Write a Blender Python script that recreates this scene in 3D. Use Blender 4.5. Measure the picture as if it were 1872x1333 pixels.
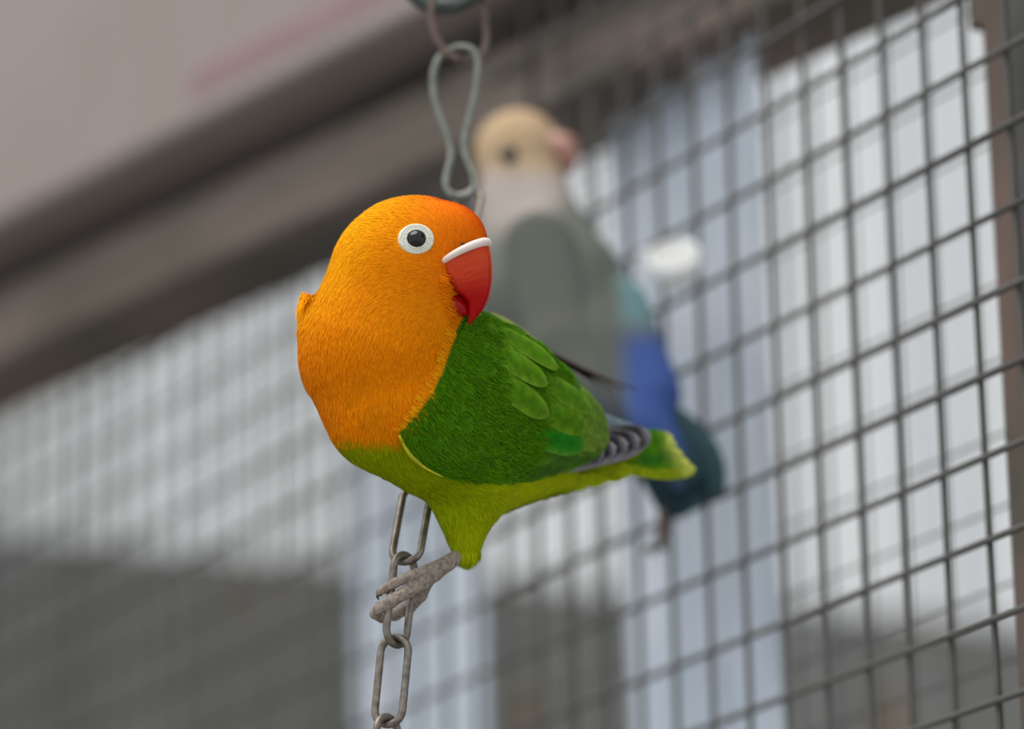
import bpy, math, random
import numpy as np
from mathutils import Vector, Matrix

for o in list(bpy.data.objects):
    bpy.data.objects.remove(o)
random.seed(7)
RNG = np.random.default_rng(7)
SC = bpy.context.scene
COL = SC.collection

# ------------------------------------------------------------------ camera
FPX, CX, CY = 8000.0, 936.0, 666.5
PITCH, ROLL = math.radians(17.4), -0.02
CAM = np.array([0.0, 0.0, 1.5])
R0 = np.array([1.0, 0, 0])
FW = np.array([0, math.cos(PITCH), math.sin(PITCH)])
U0 = np.array([0, -math.sin(PITCH), math.cos(PITCH)])
RT = math.cos(ROLL) * R0 + math.sin(ROLL) * U0
UP = -math.sin(ROLL) * R0 + math.cos(ROLL) * U0
F_BIRD = 1.17
cd = bpy.data.cameras.new('camera')
cd.sensor_width = 36.0
cd.lens = FPX / 1872.0 * 36.0
cd.clip_start = 0.05
cd.dof.use_dof = True
cd.dof.focus_distance = F_BIRD - 0.009
cd.dof.aperture_fstop = (cd.lens / 1000.0) / 0.029
cam = bpy.data.objects.new('camera', cd)
COL.objects.link(cam)
cam.matrix_world = Matrix(((RT[0], UP[0], -FW[0], CAM[0]), (RT[1], UP[1], -FW[1], CAM[1]),
                           (RT[2], UP[2], -FW[2], CAM[2]), (0, 0, 0, 1)))
SC.camera = cam

# ------------------------------------------------------------------ light
world = bpy.data.worlds.new('overcast_sky')
SC.world = world
world.use_nodes = True
wb = world.node_tree.nodes['Background']
wb.inputs['Color'].default_value = (0.90, 0.95, 1.0, 1)
wb.inputs['Strength'].default_value = 0.85
sd = bpy.data.lights.new('open_sky_sun_offscreen', 'SUN')
sd.energy = 2.9
sd.angle = math.radians(50)
sd.color = (1.0, 0.96, 0.90)
sun = bpy.data.objects.new('open_sky_sun_offscreen', sd)
COL.objects.link(sun)
sun.rotation_euler = Vector((-0.32, -0.22, 1.0)).to_track_quat('Z', 'Y').to_euler()
SC.view_settings.view_transform = 'Standard'
SC.view_settings.look = 'None'
SC.view_settings.gamma = 1.0
SC.view_settings.use_curve_mapping = False
SC.view_settings.exposure = 0.0


# ------------------------------------------------------------------ helpers
def lin(r, g, b):
    c = np.array([r, g, b], float) / 255.0
    return np.where(c <= 0.04045, c / 12.92, ((c + 0.055) / 1.055) ** 2.4)


def at(px, py, d):
    """pixel + depth along the view axis (metres) -> world point(s)"""
    px, py, d = np.broadcast_arrays(np.asarray(px, float), np.asarray(py, float), np.asarray(d, float))
    return (CAM + d[..., None] * (((px - CX) / FPX)[..., None] * RT + ((CY - py) / FPX)[..., None] * UP + FW))


def bird_space(d0):
    k = d0 / FPX

    def f(P):
        P = np.asarray(P, float)
        return at(P[..., 0], P[..., 1], d0 - P[..., 2] * k)
    return f


def empty(name, loc, label=None, cat=None, group=None):
    o = bpy.data.objects.new(name, None)
    o.empty_display_size = 0.02
    COL.objects.link(o)
    o.location = [float(v) for v in loc]
    if label: o['label'] = label
    if cat: o['category'] = cat
    if group: o['group'] = group
    return o


def origin_of(o):
    v = np.zeros(3)
    while o is not None:
        v = v + np.array(o.location)
        o = o.parent
    return v


def mesh_obj(name, V, Fs, mat, parent=None, cols=None, smooth=True, loc=None):
    """V in world coordinates; the object sits at its parent's origin"""
    V = np.asarray(V, float)
    base = origin_of(parent) if parent is not None else (np.asarray(loc, float) if loc is not None else np.zeros(3))
    me = bpy.data.meshes.new(name)
    L = V - base
    if isinstance(Fs, np.ndarray):
        n, k = Fs.shape
        me.vertices.add(len(L)); me.vertices.foreach_set('co', L.astype(np.float32).ravel())
        me.loops.add(n * k); me.loops.foreach_set('vertex_index', Fs.astype(np.int32).ravel())
        me.polygons.add(n); me.polygons.foreach_set('loop_start', np.arange(0, n * k, k, dtype=np.int32))
        me.update(calc_edges=True)
    else:
        me.from_pydata([tuple(v) for v in L], [], Fs)
    if smooth:
        me.polygons.foreach_set('use_smooth', np.ones(len(me.polygons), bool))
    if cols is not None:
        ca = me.color_attributes.new('Col', 'FLOAT_COLOR', 'POINT')
        c4 = np.ones((len(L), 4), np.float32); c4[:, :3] = cols
        ca.data.foreach_set('color', c4.ravel())
    me.update()
    if mat: me.materials.append(mat)
    o = bpy.data.objects.new(name, me)
    COL.objects.link(o)
    if parent is not None: o.parent = parent
    elif loc is not None: o.location = [float(v) for v in loc]
    return o


def material(name, color=(0.5, 0.5, 0.5), rough=0.6, metal=0.0, attr=False, spec=0.5):
    m = bpy.data.materials.new(name)
    m.use_nodes = True
    b = m.node_tree.nodes['Principled BSDF']
    b.inputs['Base Color'].default_value = (*[float(c) for c in color], 1)
    b.inputs['Roughness'].default_value = rough
    b.inputs['Metallic'].default_value = metal
    b.inputs['Specular IOR Level'].default_value = spec
    if attr:
        a = m.node_tree.nodes.new('ShaderNodeAttribute'); a.attribute_name = 'Col'
        m.node_tree.links.new(a.outputs['Color'], b.inputs['Base Color'])
    return m


def vary(m, scale, c1, c2, stretch=(1, 1, 1), detail=4.0, bump=0.0, lo=0.3, hi=0.7):
    """noise between two colours (object space) and optional relief"""
    nt = m.node_tree; b = nt.nodes['Principled BSDF']
    tc = nt.nodes.new('ShaderNodeTexCoord'); mp = nt.nodes.new('ShaderNodeMapping')
    mp.inputs['Scale'].default_value = stretch
    nz = nt.nodes.new('ShaderNodeTexNoise'); nz.inputs['Scale'].default_value = scale; nz.inputs['Detail'].default_value = detail
    rp = nt.nodes.new('ShaderNodeValToRGB')
    rp.color_ramp.elements[0].position = lo; rp.color_ramp.elements[1].position = hi
    rp.color_ramp.elements[0].color = (*[float(c) for c in c1], 1); rp.color_ramp.elements[1].color = (*[float(c) for c in c2], 1)
    nt.links.new(tc.outputs['Object'], mp.inputs['Vector']); nt.links.new(mp.outputs['Vector'], nz.inputs['Vector'])
    nt.links.new(nz.outputs['Fac'], rp.inputs['Fac']); nt.links.new(rp.outputs['Color'], b.inputs['Base Color'])
    if bump:
        bp = nt.nodes.new('ShaderNodeBump'); bp.inputs['Strength'].default_value = bump; bp.inputs['Distance'].default_value = 0.002
        nt.links.new(nz.outputs['Fac'], bp.inputs['Height']); nt.links.new(bp.outputs['Normal'], b.inputs['Normal'])
    return m


def sstep(a, b, x):
    t = np.clip((x - a) / (b - a), 0, 1)
    return t * t * (3 - 2 * t)


def mix(a, b, t):
    t = np.asarray(t)[..., None]
    return a * (1 - t) + b * t


def nrm(v):
    return v / np.maximum(np.linalg.norm(v, axis=-1, keepdims=True), 1e-9)


def catmull(pts, n):
    """smooth resampling of a polyline (any dimension)"""
    P = np.asarray(pts, float); m = len(P)
    Q = np.vstack([2 * P[0] - P[1], P, 2 * P[-1] - P[-2]])
    t = np.linspace(0, m - 1 - 1e-9, n); i = t.astype(int); f = (t - i)[:, None]
    p0, p1, p2, p3 = Q[i], Q[i + 1], Q[i + 2], Q[i + 3]
    return 0.5 * (2 * p1 + (p2 - p0) * f + (2 * p0 - 5 * p1 + 4 * p2 - p3) * f ** 2 + (3 * p1 - p0 - 3 * p2 + p3) * f ** 3)


def tube(path, rad, sides=10, closed=False, cap=True):
    """tube along a path with a radius per point; returns V, faces"""
    P = np.asarray(path, float); n = len(P)
    rad = np.broadcast_to(np.asarray(rad, float), (n,))
    if closed: T = nrm(np.roll(P, -1, 0) - np.roll(P, 1, 0))
    else: T = nrm(np.gradient(P, axis=0))
    nv = np.cross(T[0], [0.31, 0.52, 0.79]); nv /= np.linalg.norm(nv)
    V = []
    for i in range(n):
        nv = nv - T[i] * nv.dot(T[i]); nv /= np.linalg.norm(nv)
        bv = np.cross(T[i], nv)
        for k in range(sides):
            a = 2 * math.pi * k / sides
            V.append(P[i] + rad[i] * (math.cos(a) * nv + math.sin(a) * bv))
    Fs = []
    off = 0
    if closed:   # best ring offset so that the seam does not twist
        a0 = V[0]; last = [V[(n - 1) * sides + k] for k in range(sides)]
        off = int(np.argmin([np.linalg.norm(l - a0) for l in last]))
    for i in range(n if closed else n - 1):
        j = (i + 1) % n; o = off if (closed and j == 0) else 0
        for k in range(sides):
            k2 = (k + 1) % sides
            Fs.append((i * sides + (k + o) % sides, i * sides + (k2 + o) % sides, j * sides + k2, j * sides + k))
    if cap and not closed:
        Fs.append(tuple(range(sides))[::-1]); Fs.append(tuple((n - 1) * sides + k for k in range(sides)))
    return np.array(V), Fs


def box_pts(c, ax, ay, az):
    c, ax, ay, az = map(lambda v: np.asarray(v, float), (c, ax, ay, az))
    V = [c + sx * ax + sy * ay + sz * az for sz in (-1, 1) for sy in (-1, 1) for sx in (-1, 1)]
    return np.array(V), [(0, 2, 3, 1), (4, 5, 7, 6), (0, 1, 5, 4), (2, 6, 7, 3), (0, 4, 6, 2), (1, 3, 7, 5)]


def bevel(o, w, seg=2):
    m = o.modifiers.new('bevel', 'BEVEL'); m.width = w; m.segments = seg
    return o


# --- implicit surfaces: chains of round cones, smoothly joined, meshed with surface nets
def sdf_cones(P, cones, k):
    out = None
    for (a, b, ra, rb, sw) in cones:
        a = np.asarray(a, np.float32); b = np.asarray(b, np.float32)
        s = np.array([1, 1, 1 / sw], np.float32)
        ab = (b - a) * s; d = (P - a) * s
        t = np.clip((d @ ab) / max(float(ab @ ab), 1e-6), 0, 1) if float(ab @ ab) > 1e-6 else np.zeros(len(P), np.float32)
        q = np.linalg.norm(d - t[:, None] * ab, axis=1) - (ra + t * (rb - ra))
        if out is None: out = q
        else:
            h = np.clip(0.5 + 0.5 * (out - q) / k, 0, 1)
            out = out * (1 - h) + q * h - k * h * (1 - h)
    return out


def surface_net(f, lo, hi, step):
    lo = np.asarray(lo, float); n = np.ceil((np.asarray(hi) - lo) / step).astype(int) + 1
    ax = [lo[i] + step * np.arange(n[i]) for i in range(3)]
    D = np.empty(n, np.float32)
    yz = np.stack(np.meshgrid(ax[1], ax[2], indexing='ij'), -1).reshape(-1, 2)
    for i0 in range(0, n[0], 16):
        xs = ax[0][i0:i0 + 16]
        P = np.empty((len(xs), len(yz), 3), np.float32)
        P[..., 0] = xs[:, None]; P[..., 1:] = yz
        D[i0:i0 + 16] = f(P.reshape(-1, 3)).reshape(len(xs), n[1], n[2])
    ins = D < 0
    cnt = np.zeros(n - 1, np.int8)
    corners = [(a, b, c) for a in (0, 1) for b in (0, 1) for c in (0, 1)]
    sl = lambda c: tuple(slice(c[i], n[i] - 1 + c[i]) for i in range(3))
    for c in corners: cnt += ins[sl(c)]
    act = (cnt > 0) & (cnt < 8)
    idx = np.argwhere(act); vid = np.full(n - 1, -1, np.int32); vid[act] = np.arange(len(idx))
    acc = np.zeros((len(idx), 3)); num = np.zeros(len(idx))
    for ca in corners:
        for d in range(3):
            if ca[d]: continue
            cb = list(ca); cb[d] = 1
            va = D[tuple((idx + ca).T)]; vb = D[tuple((idx + cb).T)]
            m = (va < 0) != (vb < 0)
            t = va[m] / (va[m] - vb[m])
            p = np.tile(np.array(ca, float), (m.sum(), 1)); p[:, d] = t
            acc[m] += p; num[m] += 1
    V = lo + step * (idx + acc / num[:, None])
    Fs = []
    for d in range(3):
        u, v = (d + 1) % 3, (d + 2) % 3
        s1 = [slice(1, n[i] - 1) for i in range(3)]; s1[d] = slice(0, n[d] - 1)
        s2 = list(s1); s2[d] = slice(1, n[d])
        A, B = ins[tuple(s1)], ins[tuple(s2)]
        e = np.argwhere(A != B)
        if len(e) == 0: continue
        flip = A[tuple(e.T)]
        off = np.ones(3, int); off[d] = 0
        e = e + off
        def g(du, dv):
            q = e.copy(); q[:, u] -= du; q[:, v] -= dv
            return vid[tuple(q.T)]
        q = np.stack([g(1, 1), g(0, 1), g(0, 0), g(1, 0)], 1)
        q[~flip] = q[~flip][:, ::-1]
        Fs.append(q)
    return V, np.vstack(Fs)


def gradient(f, P, e=1.0):
    P = np.asarray(P, np.float32)
    g = np.stack([f(P + np.eye(3, dtype=np.float32)[i] * e) - f(P - np.eye(3, dtype=np.float32)[i] * e) for i in range(3)], 1)
    return nrm(g)


def raycast(f, px, py, w0=260.0, w1=-420.0, n=340):
    """frontmost surface (largest w) of the implicit body under pixels"""
    px = np.atleast_1d(np.asarray(px, float)); py = np.atleast_1d(np.asarray(py, float))
    ws = np.linspace(w0, w1, n)
    P = np.stack([np.repeat(px[:, None], n, 1), np.repeat(py[:, None], n, 1), np.repeat(ws[None], len(px), 0)], -1)
    D = f(P.reshape(-1, 3).astype(np.float32)).reshape(len(px), n)
    hit = D < 0
    i = np.argmax(hit, 1); out = ws[i]
    out[~hit.any(1)] = np.nan
    return out


def surface_samples(V, Fs, n):
    a, b, c = V[Fs[:, 0]], V[Fs[:, 1]], V[Fs[:, 2]]; d = V[Fs[:, 3]]
    ar = np.linalg.norm(np.cross(c - a, d - b), axis=1)
    i = RNG.choice(len(Fs), n, p=ar / ar.sum())
    u, v = RNG.random((2, n, 1))
    return a[i] * (1 - u) * (1 - v) + b[i] * u * (1 - v) + c[i] * u * v + d[i] * (1 - u) * v


def barbs(P, N, T, length, width, lift):
    """fine feather barbs: one tapered blade per sample -> V(5 per), triangles"""
    n = len(P); B = np.cross(N, T)
    L = length[:, None]; Wd = width[:, None]; H = lift[:, None]
    p1 = P + T * L * 0.55 + N * (H * 0.75)
    tip = P + T * L + N * H * 0.9
    V = np.stack([P - B * Wd * .5, P + B * Wd * .5, p1 + B * Wd * .45, p1 - B * Wd * .45, tip], 1).reshape(-1, 3)
    b = (np.arange(n) * 5)[:, None]
    Fs = np.vstack([b + [0, 1, 2], b + [0, 2, 3], b + [3, 2, 4]])
    return V, Fs


def feather_mesh(axis, width, side, normal, nx=9, ny=5, camber=0.12, tip=0.55, base=0.35, wave=0.0):
    """feather along a 3D axis (pixel space). Returns V, F, (u along, v across)"""
    D_ = catmull(axis, 80); L_ = np.append(0, np.cumsum(np.linalg.norm(np.diff(D_, axis=0), axis=1))); L_ /= L_[-1]
    US = 1 - (1 - np.linspace(0, 1, nx)) ** 1.45      # denser towards the rounded tip
    A = np.stack([np.interp(US, L_, D_[:, i]) for i in range(3)], 1); V = []; uv = []
    side = nrm(np.asarray(side, float)); normal = nrm(np.asarray(normal, float))
    T = nrm(np.gradient(A, axis=0))
    for i in range(nx):
        u = US[i]
        w = width * (base + (1 - base) * min(1, u / 0.35) ** 0.7)
        if u > tip: w *= math.sqrt(max(0.0, 1 - ((u - tip) / (1 - tip)) ** 2)) * 0.98 + 0.02
        s = side - T[i] * side.dot(T[i]); s /= np.linalg.norm(s)
        nn = np.cross(T[i], s); nn = nn if nn.dot(normal) > 0 else -nn
        for j in range(ny):
            v = -1 + 2 * j / (ny - 1)
            V.append(A[i] + s * w * 0.5 * v - nn * camber * width * v * v + nn * wave * math.sin(9 * u + 5 * v))
            uv.append((u, v))
    Fs = [(i * ny + j, i * ny + j + 1, (i + 1) * ny + j + 1, (i + 1) * ny + j) for i in range(nx - 1) for j in range(ny - 1)]
    return np.array(V), Fs, np.array(uv)


# ================================================================== materials
M = {}
M['plumage'] = material('plumage', rough=0.8, attr=True, spec=0.06)
M['vane'] = material('feather_vane', rough=0.65, attr=True, spec=0.12)
nt = M['vane'].node_tree
tc = nt.nodes.new('ShaderNodeTexCoord'); nz = nt.nodes.new('ShaderNodeTexNoise'); nz.inputs['Scale'].default_value = 900; nz.inputs['Detail'].default_value = 3
bp = nt.nodes.new('ShaderNodeBump'); bp.inputs['Strength'].default_value = 0.25; bp.inputs['Distance'].default_value = 0.0006
nt.links.new(tc.outputs['Object'], nz.inputs['Vector']); nt.links.new(nz.outputs['Fac'], bp.inputs['Height'])
nt.links.new(bp.outputs['Normal'], nt.nodes['Principled BSDF'].inputs['Normal'])
nv_ = nt.nodes.new('ShaderNodeTexNoise'); nv_.inputs['Scale'].default_value = 420; nv_.inputs['Detail'].default_value = 5
mr_ = nt.nodes.new('ShaderNodeMapRange'); mr_.inputs['From Min'].default_value = .3; mr_.inputs['From Max'].default_value = .7
mr_.inputs['To Min'].default_value = .72; mr_.inputs['To Max'].default_value = 1.22
mm_ = nt.nodes.new('ShaderNodeVectorMath'); mm_.operation = 'SCALE'
at_ = [n for n in nt.nodes if n.type == 'ATTRIBUTE'][0]
nt.links.new(tc.outputs['Object'], nv_.inputs['Vector']); nt.links.new(nv_.outputs['Fac'], mr_.inputs['Value'])
nt.links.new(at_.outputs['Color'], mm_.inputs[0]); nt.links.new(mr_.outputs['Result'], mm_.inputs['Scale'])
nt.links.new(mm_.outputs['Vector'], nt.nodes['Principled BSDF'].inputs['Base Color'])
M['beak'] = material('beak_horn', rough=0.22, attr=True, spec=0.2)
M['cere'] = material('cere_skin', lin(240, 222, 212), rough=0.55)
M['eye_ring'] = vary(material('eye_ring_skin', rough=0.6), 1500, lin(205, 203, 185), lin(242, 240, 226), bump=0.2)
M['eye'] = material('eye', lin(12, 10, 9), rough=0.06)
M['nostril'] = material('nostril', lin(60, 22, 14), rough=0.8)
M['foot'] = vary(material('scaly_foot', rough=0.7), 900, lin(122, 110, 100), lin(168, 153, 140), bump=0.15, lo=0.35, hi=0.65)
M['claw'] = material('claw', lin(70, 58, 50), rough=0.4)
M['steel'] = vary(material('dull_steel', rough=0.42, metal=0.75), 500, lin(108, 98, 88), lin(150, 142, 132))
M['rust'] = vary(material('rusty_steel', rough=0.65, metal=0.3), 400, lin(92, 74, 66), lin(125, 108, 100))
M['zinc'] = vary(material('zinc_wire', rough=0.5, metal=0.4), 300, lin(118, 121, 112), lin(146, 149, 140))
M['darkmetal'] = vary(material('dark_metal', rough=0.5, metal=0.5), 200, lin(52, 60, 58), lin(84, 92, 88))
M['wire'] = vary(material('mesh_wire', rough=0.6, metal=0.2), 60, lin(66, 64, 60), lin(108, 106, 102))
M['timber'] = vary(material('weathered_timber', rough=0.85), 14, lin(88, 84, 72), lin(128, 112, 104), stretch=(1, 1, 6), bump=0.3)
M['fascia'] = vary(material('painted_fascia', rough=0.8), 9, lin(146, 135, 128), lin(158, 144, 141), lo=0.35, hi=0.7)
M['post'] = vary(material('post_timber', rough=0.85), 40, lin(84, 82, 70), lin(126, 104, 96), stretch=(1, 1, 0.35), bump=0.3)
M['greypost'] = vary(material('grey_post', rough=0.8), 30, lin(70, 70, 68), lin(92, 90, 88))
M['floor'] = vary(material('concrete', rough=0.9), 6, lin(128, 126, 122), lin(150, 148, 144))

# ================================================================== the setting
CELL = 0.0232                     # vertical wire spacing; the columns stand 0.9 of it apart
PSI = math.radians(59.9)
M0 = CAM + CELL * np.array([3.93, 54.2, 20.66])
MC = CELL * 0.9 * np.array([math.cos(PSI), -math.sin(PSI), 0])
MR = CELL * np.array([0, 0, 1.0])
MN = np.cross(MC, MR); MN = MN / np.linalg.norm(MN)
if MN.dot(CAM - M0) < 0: MN = -MN          # towards the camera side


def project(W):
    d = np.asarray(W, float) - CAM
    z = d @ FW
    return CX + FPX * (d @ RT) / z, CY - FPX * (d @ UP) / z, z


def plane_depth(px, py, p0, n):
    r = (np.asarray(px, float) - CX)[..., None] / FPX * RT + (CY - np.asarray(py, float))[..., None] / FPX * UP + FW
    return ((np.asarray(p0) - CAM) @ n) / (r @ n)


def box_between(name, a, b, up, h, t_dir, t, mat, parent=None, bev=0.0, kind=None):
    """beam from a to b (lower front edge), height h along up, thickness t along t_dir"""
    a, b = np.asarray(a, float), np.asarray(b, float)
    up = np.asarray(up, float); t_dir = np.asarray(t_dir, float)
    c = (a + b) / 2 + up * h / 2 + t_dir * t / 2
    V, Fs = box_pts(c, (b - a) / 2, t_dir * t / 2, up * h / 2)
    o = mesh_obj(name, V, Fs, mat, parent, smooth=False, loc=None if parent else c)
    if bev: bevel(o, bev)
    if kind: o['kind'] = kind
    return o


Z = np.array([0, 0, 1.0])
# floor
V, Fs = box_pts((0, 1.0, -0.02), (4, 0, 0), (0, 4, 0), (0, 0, 0.02))
fl = mesh_obj('floor', V, Fs, M['floor'], smooth=False, loc=(0, 1, 0)); fl['kind'] = 'structure'

# wire mesh
wire_me = None


def wire_obj(a, b, r, parent, bow=0.0):
    global wire_me
    if wire_me is None:
        n, sd_ = 5, 7
        P = [(math.sin(math.pi * i / (n - 1)), 0, i / (n - 1)) for i in range(n)]
        V = []; Fs = []
        for i, p in enumerate(P):
            for k in range(sd_):
                an = 2 * math.pi * k / sd_
                V.append((math.cos(an) + p[0] * 0.5, math.sin(an), p[2]))
        for i in range(n - 1):
            for k in range(sd_):
                Fs.append((i * sd_ + k, i * sd_ + (k + 1) % sd_, (i + 1) * sd_ + (k + 1) % sd_, (i + 1) * sd_ + k))
        wire_me = bpy.data.meshes.new('wire'); wire_me.from_pydata(V, [], Fs)
        wire_me.polygons.foreach_set('use_smooth', np.ones(len(Fs), bool)); wire_me.materials.append(M['wire'])
    a, b = np.asarray(a, float), np.asarray(b, float)
    o = bpy.data.objects.new('wire', wire_me); COL.objects.link(o); o.parent = parent
    d = Vector(b - a); L = d.length
    q = d.to_track_quat('Z', 'Y').to_matrix() @ Matrix.Rotation(random.uniform(0, 6.28), 3, 'Z')
    m = q.to_4x4(); m.translation = Vector(a - origin_of(parent))
    o.matrix_local = m @ Matrix.Diagonal((r, r, L, 1))
    return o


def mesh_panel(name, label, origin, r, c_rng, r_rng, sc_c=1.0, sc_r=1.0, jit=0.03):
    c0, c1 = c_rng; r0, r1 = r_rng
    root = empty(name, origin + MC * sc_c * (c0 + c1) / 2 + MR * sc_r * r0, label, 'wire mesh')
    for c in range(c0, c1 + 1):
        j1, j2 = random.uniform(-jit, jit), random.uniform(-jit, jit)
        wire_obj(origin + MC * sc_c * (c + j1) + MR * sc_r * r0, origin + MC * sc_c * (c + j2) + MR * sc_r * r1, r, root)
    for q in range(r0, r1 + 1):
        j1, j2 = random.uniform(-jit, jit), random.uniform(-jit, jit)
        wire_obj(origin + MN * r * 1.8 + MC * sc_c * c0 + MR * sc_r * (q + j1), origin + MN * r * 1.8 + MC * sc_c * c1 + MR * sc_r * (q + j2), r, root)
    return root


mesh_panel('wire_mesh_panel', 'grey welded square wire mesh in front, stretched before the timber post', M0, 0.00105, (-44, 7), (-11, 12))
mesh_panel('wire_mesh_panel', 'second thinner wire mesh hanging behind the front mesh', M0 - MN * 0.055 + MC * 0.45 + MR * 0.4, 0.00045, (-44, 9), (-11, 13))

# knee wall that carries the mesh (below the picture)
ma, mb = M0 + MC * -46 + MR * -12, M0 + MC * 8 + MR * -12
ma[2] = mb[2] = 0.0
top = (M0 + MR * -11)[2] - 0.004
wl = box_between('wall_right', ma + MN * 0.01, mb + MN * 0.01, Z, top, -MN, 0.09, M['greypost'], kind='structure')

# timber rail, shadow gap and fascia above the mesh
y_h = 666.5 + FPX * math.tan(PITCH)
bd_az = math.radians(38.9)
BD = np.array([math.sin(-bd_az), math.cos(bd_az), 0.0])       # runs left and away
BN = np.cross(BD, Z); BN /= np.linalg.norm(BN)
if BN[1] > 0: BN = -BN                                       # towards the camera side
b_ref = at(0, 655, 1.75)


def beam_at(px, py):
    d = plane_depth(np.array(px, float), np.array(py, float), b_ref, BN)
    return at(px, py, d)


def beam_h(px, y_low):
    """height above the rail's lower edge of a point seen at pixel (px, y) on the rail plane"""
    return float(beam_at(px, y_low)[2] - b_ref[2])


bl, br = b_ref + BD * 0.35, b_ref - BD * 1.25
h1 = beam_h(400, 335); h2 = beam_h(400, 262)
o = box_between('trim_1', bl, br, Z, h1, -BN, 0.045, M['timber'], kind='structure', bev=0.002)
o = box_between('trim_2', bl + Z * (h1 - 0.004) - BN * 0.050, br + Z * (h1 - 0.004) - BN * 0.050, Z, h2 - h1 + 0.03, -BN, 0.03, M['timber'], kind='structure')
# fascia stands proud of the rail
V, Fs = box_pts((bl + br) / 2 + Z * (h2 + 0.075) - BN * 0.030, (br - bl) / 2, BN * 0.050, Z * 0.075)
fa = mesh_obj('trim_3', V, Fs, M['fascia'], smooth=False, loc=(bl + br) / 2 + Z * h2); fa['kind'] = 'structure'; bevel(fa, 0.003)

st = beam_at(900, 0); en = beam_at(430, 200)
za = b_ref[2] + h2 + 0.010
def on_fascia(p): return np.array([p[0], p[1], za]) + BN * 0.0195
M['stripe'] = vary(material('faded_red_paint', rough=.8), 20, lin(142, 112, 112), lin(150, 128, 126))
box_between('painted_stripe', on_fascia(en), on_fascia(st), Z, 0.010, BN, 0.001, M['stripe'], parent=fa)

# post on the right, just behind the mesh
pp0 = M0 - MN * 0.012
def mesh_pt(px, py, back=0.012):
    p0 = M0 - MN * back
    return at(px, py, plane_depth(np.array(px, float), np.array(py, float), p0, MN))
pa = mesh_pt(1823, 600); pdir = MC / np.linalg.norm(MC)
def post_box(name, p, w, t, z0, z1, mat):
    a = np.array([p[0], p[1], z0]); 
    V, Fs = box_pts(a + pdir * w / 2 - MN * t / 2 + Z * (z1 - z0) / 2, pdir * w / 2, MN * t / 2, Z * (z1 - z0) / 2)
    o = mesh_obj(name, V, Fs, mat, smooth=False, loc=a); o['kind'] = 'structure'; bevel(o, 0.0015)
    return o
post_box('trim_4', pa, 0.018, 0.03, 0.0, 2.35, M['post'])
post_box('trim_5', pa + pdir * 0.018 + MN * 0.004, 0.09, 0.04, 0.0, 2.35, M['greypost'])
ca_ = mesh_pt(1750, 52, 0.02)
V, Fs = box_pts(ca_ + pdir * 0.06 + Z * 0.05 - MN * 0.012, pdir * 0.06, MN * 0.008, Z * 0.05)
o = mesh_obj('trim_6', V, Fs, M['post'], smooth=False, loc=ca_); o['kind'] = 'structure'; bevel(o, 0.001)

# far facade: pale vertical boards over a stained grey base
fd_az = math.radians(66)
FD = np.array([math.sin(fd_az), math.cos(fd_az), 0.0])       # runs right and away
FN = np.cross(FD, Z); FN = FN if FN[1] < 0 else -FN
f_ref = at(900, 1062, 2.6)
M['board'] = vary(material('pale_board', rough=0.6), 5, lin(232, 232, 230), lin(248, 249, 249), stretch=(6, 6, 0.6))
M['board2'] = vary(material('pale_board_grey', rough=0.6), 5, lin(215, 216, 216), lin(234, 235, 236), stretch=(6, 6, 0.6))
base_m = vary(material('stained_base', rough=0.9), 7, lin(92, 92, 84), lin(128, 128, 126), stretch=(4, 4, 0.5), detail=3)
ntb = base_m.node_tree; bb = ntb.nodes['Principled BSDF']
tcb = ntb.nodes.new('ShaderNodeTexCoord'); mpb = ntb.nodes.new('ShaderNodeMapping'); mpb.inputs['Scale'].default_value = (1, 1, 0.55)
nb = ntb.nodes.new('ShaderNodeTexNoise'); nb.inputs['Scale'].default_value = 22; nb.inputs['Detail'].default_value = 2
rb = ntb.nodes.new('ShaderNodeValToRGB'); rb.color_ramp.elements[0].position = 0.60; rb.color_ramp.elements[1].position = 0.72
mxb = ntb.nodes.new('ShaderNodeMixRGB'); mxb.inputs['Color2'].default_value = (*lin(116, 92, 62), 1)
src = bb.inputs['Base Color'].links[0].from_socket
ntb.links.new(tcb.outputs['Object'], mpb.inputs['Vector']); ntb.links.new(mpb.outputs['Vector'], nb.inputs['Vector'])
ntb.links.new(nb.outputs['Fac'], rb.inputs['Fac']); ntb.links.new(rb.outputs['Color'], mxb.inputs['Fac'])
ntb.links.new(src, mxb.inputs['Color1']); ntb.links.new(mxb.outputs['Color'], bb.inputs['Base Color'])
M['base'] = base_m
wbk = empty('wall_back', (f_ref[0], f_ref[1], 0)); wbk['kind'] = 'structure'
fz = f_ref[2]
box_between('base', np.array([f_ref[0], f_ref[1], 0]) - FD * 1.52, np.array([f_ref[0], f_ref[1], 0]) + FD * 1.42, Z, fz, -FN, 0.1, M['base'], parent=wbk)
for i in range(44):
    a = f_ref + FD * (-1.50 + i * 0.066) + FN * random.uniform(0.0, 0.006)
    o = box_between('board', a, a + FD * 0.062, Z, 1.1, -FN, 0.02, M['board'] if random.random() < 0.7 else M['board2'], parent=wbk, bev=0.002)

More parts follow.
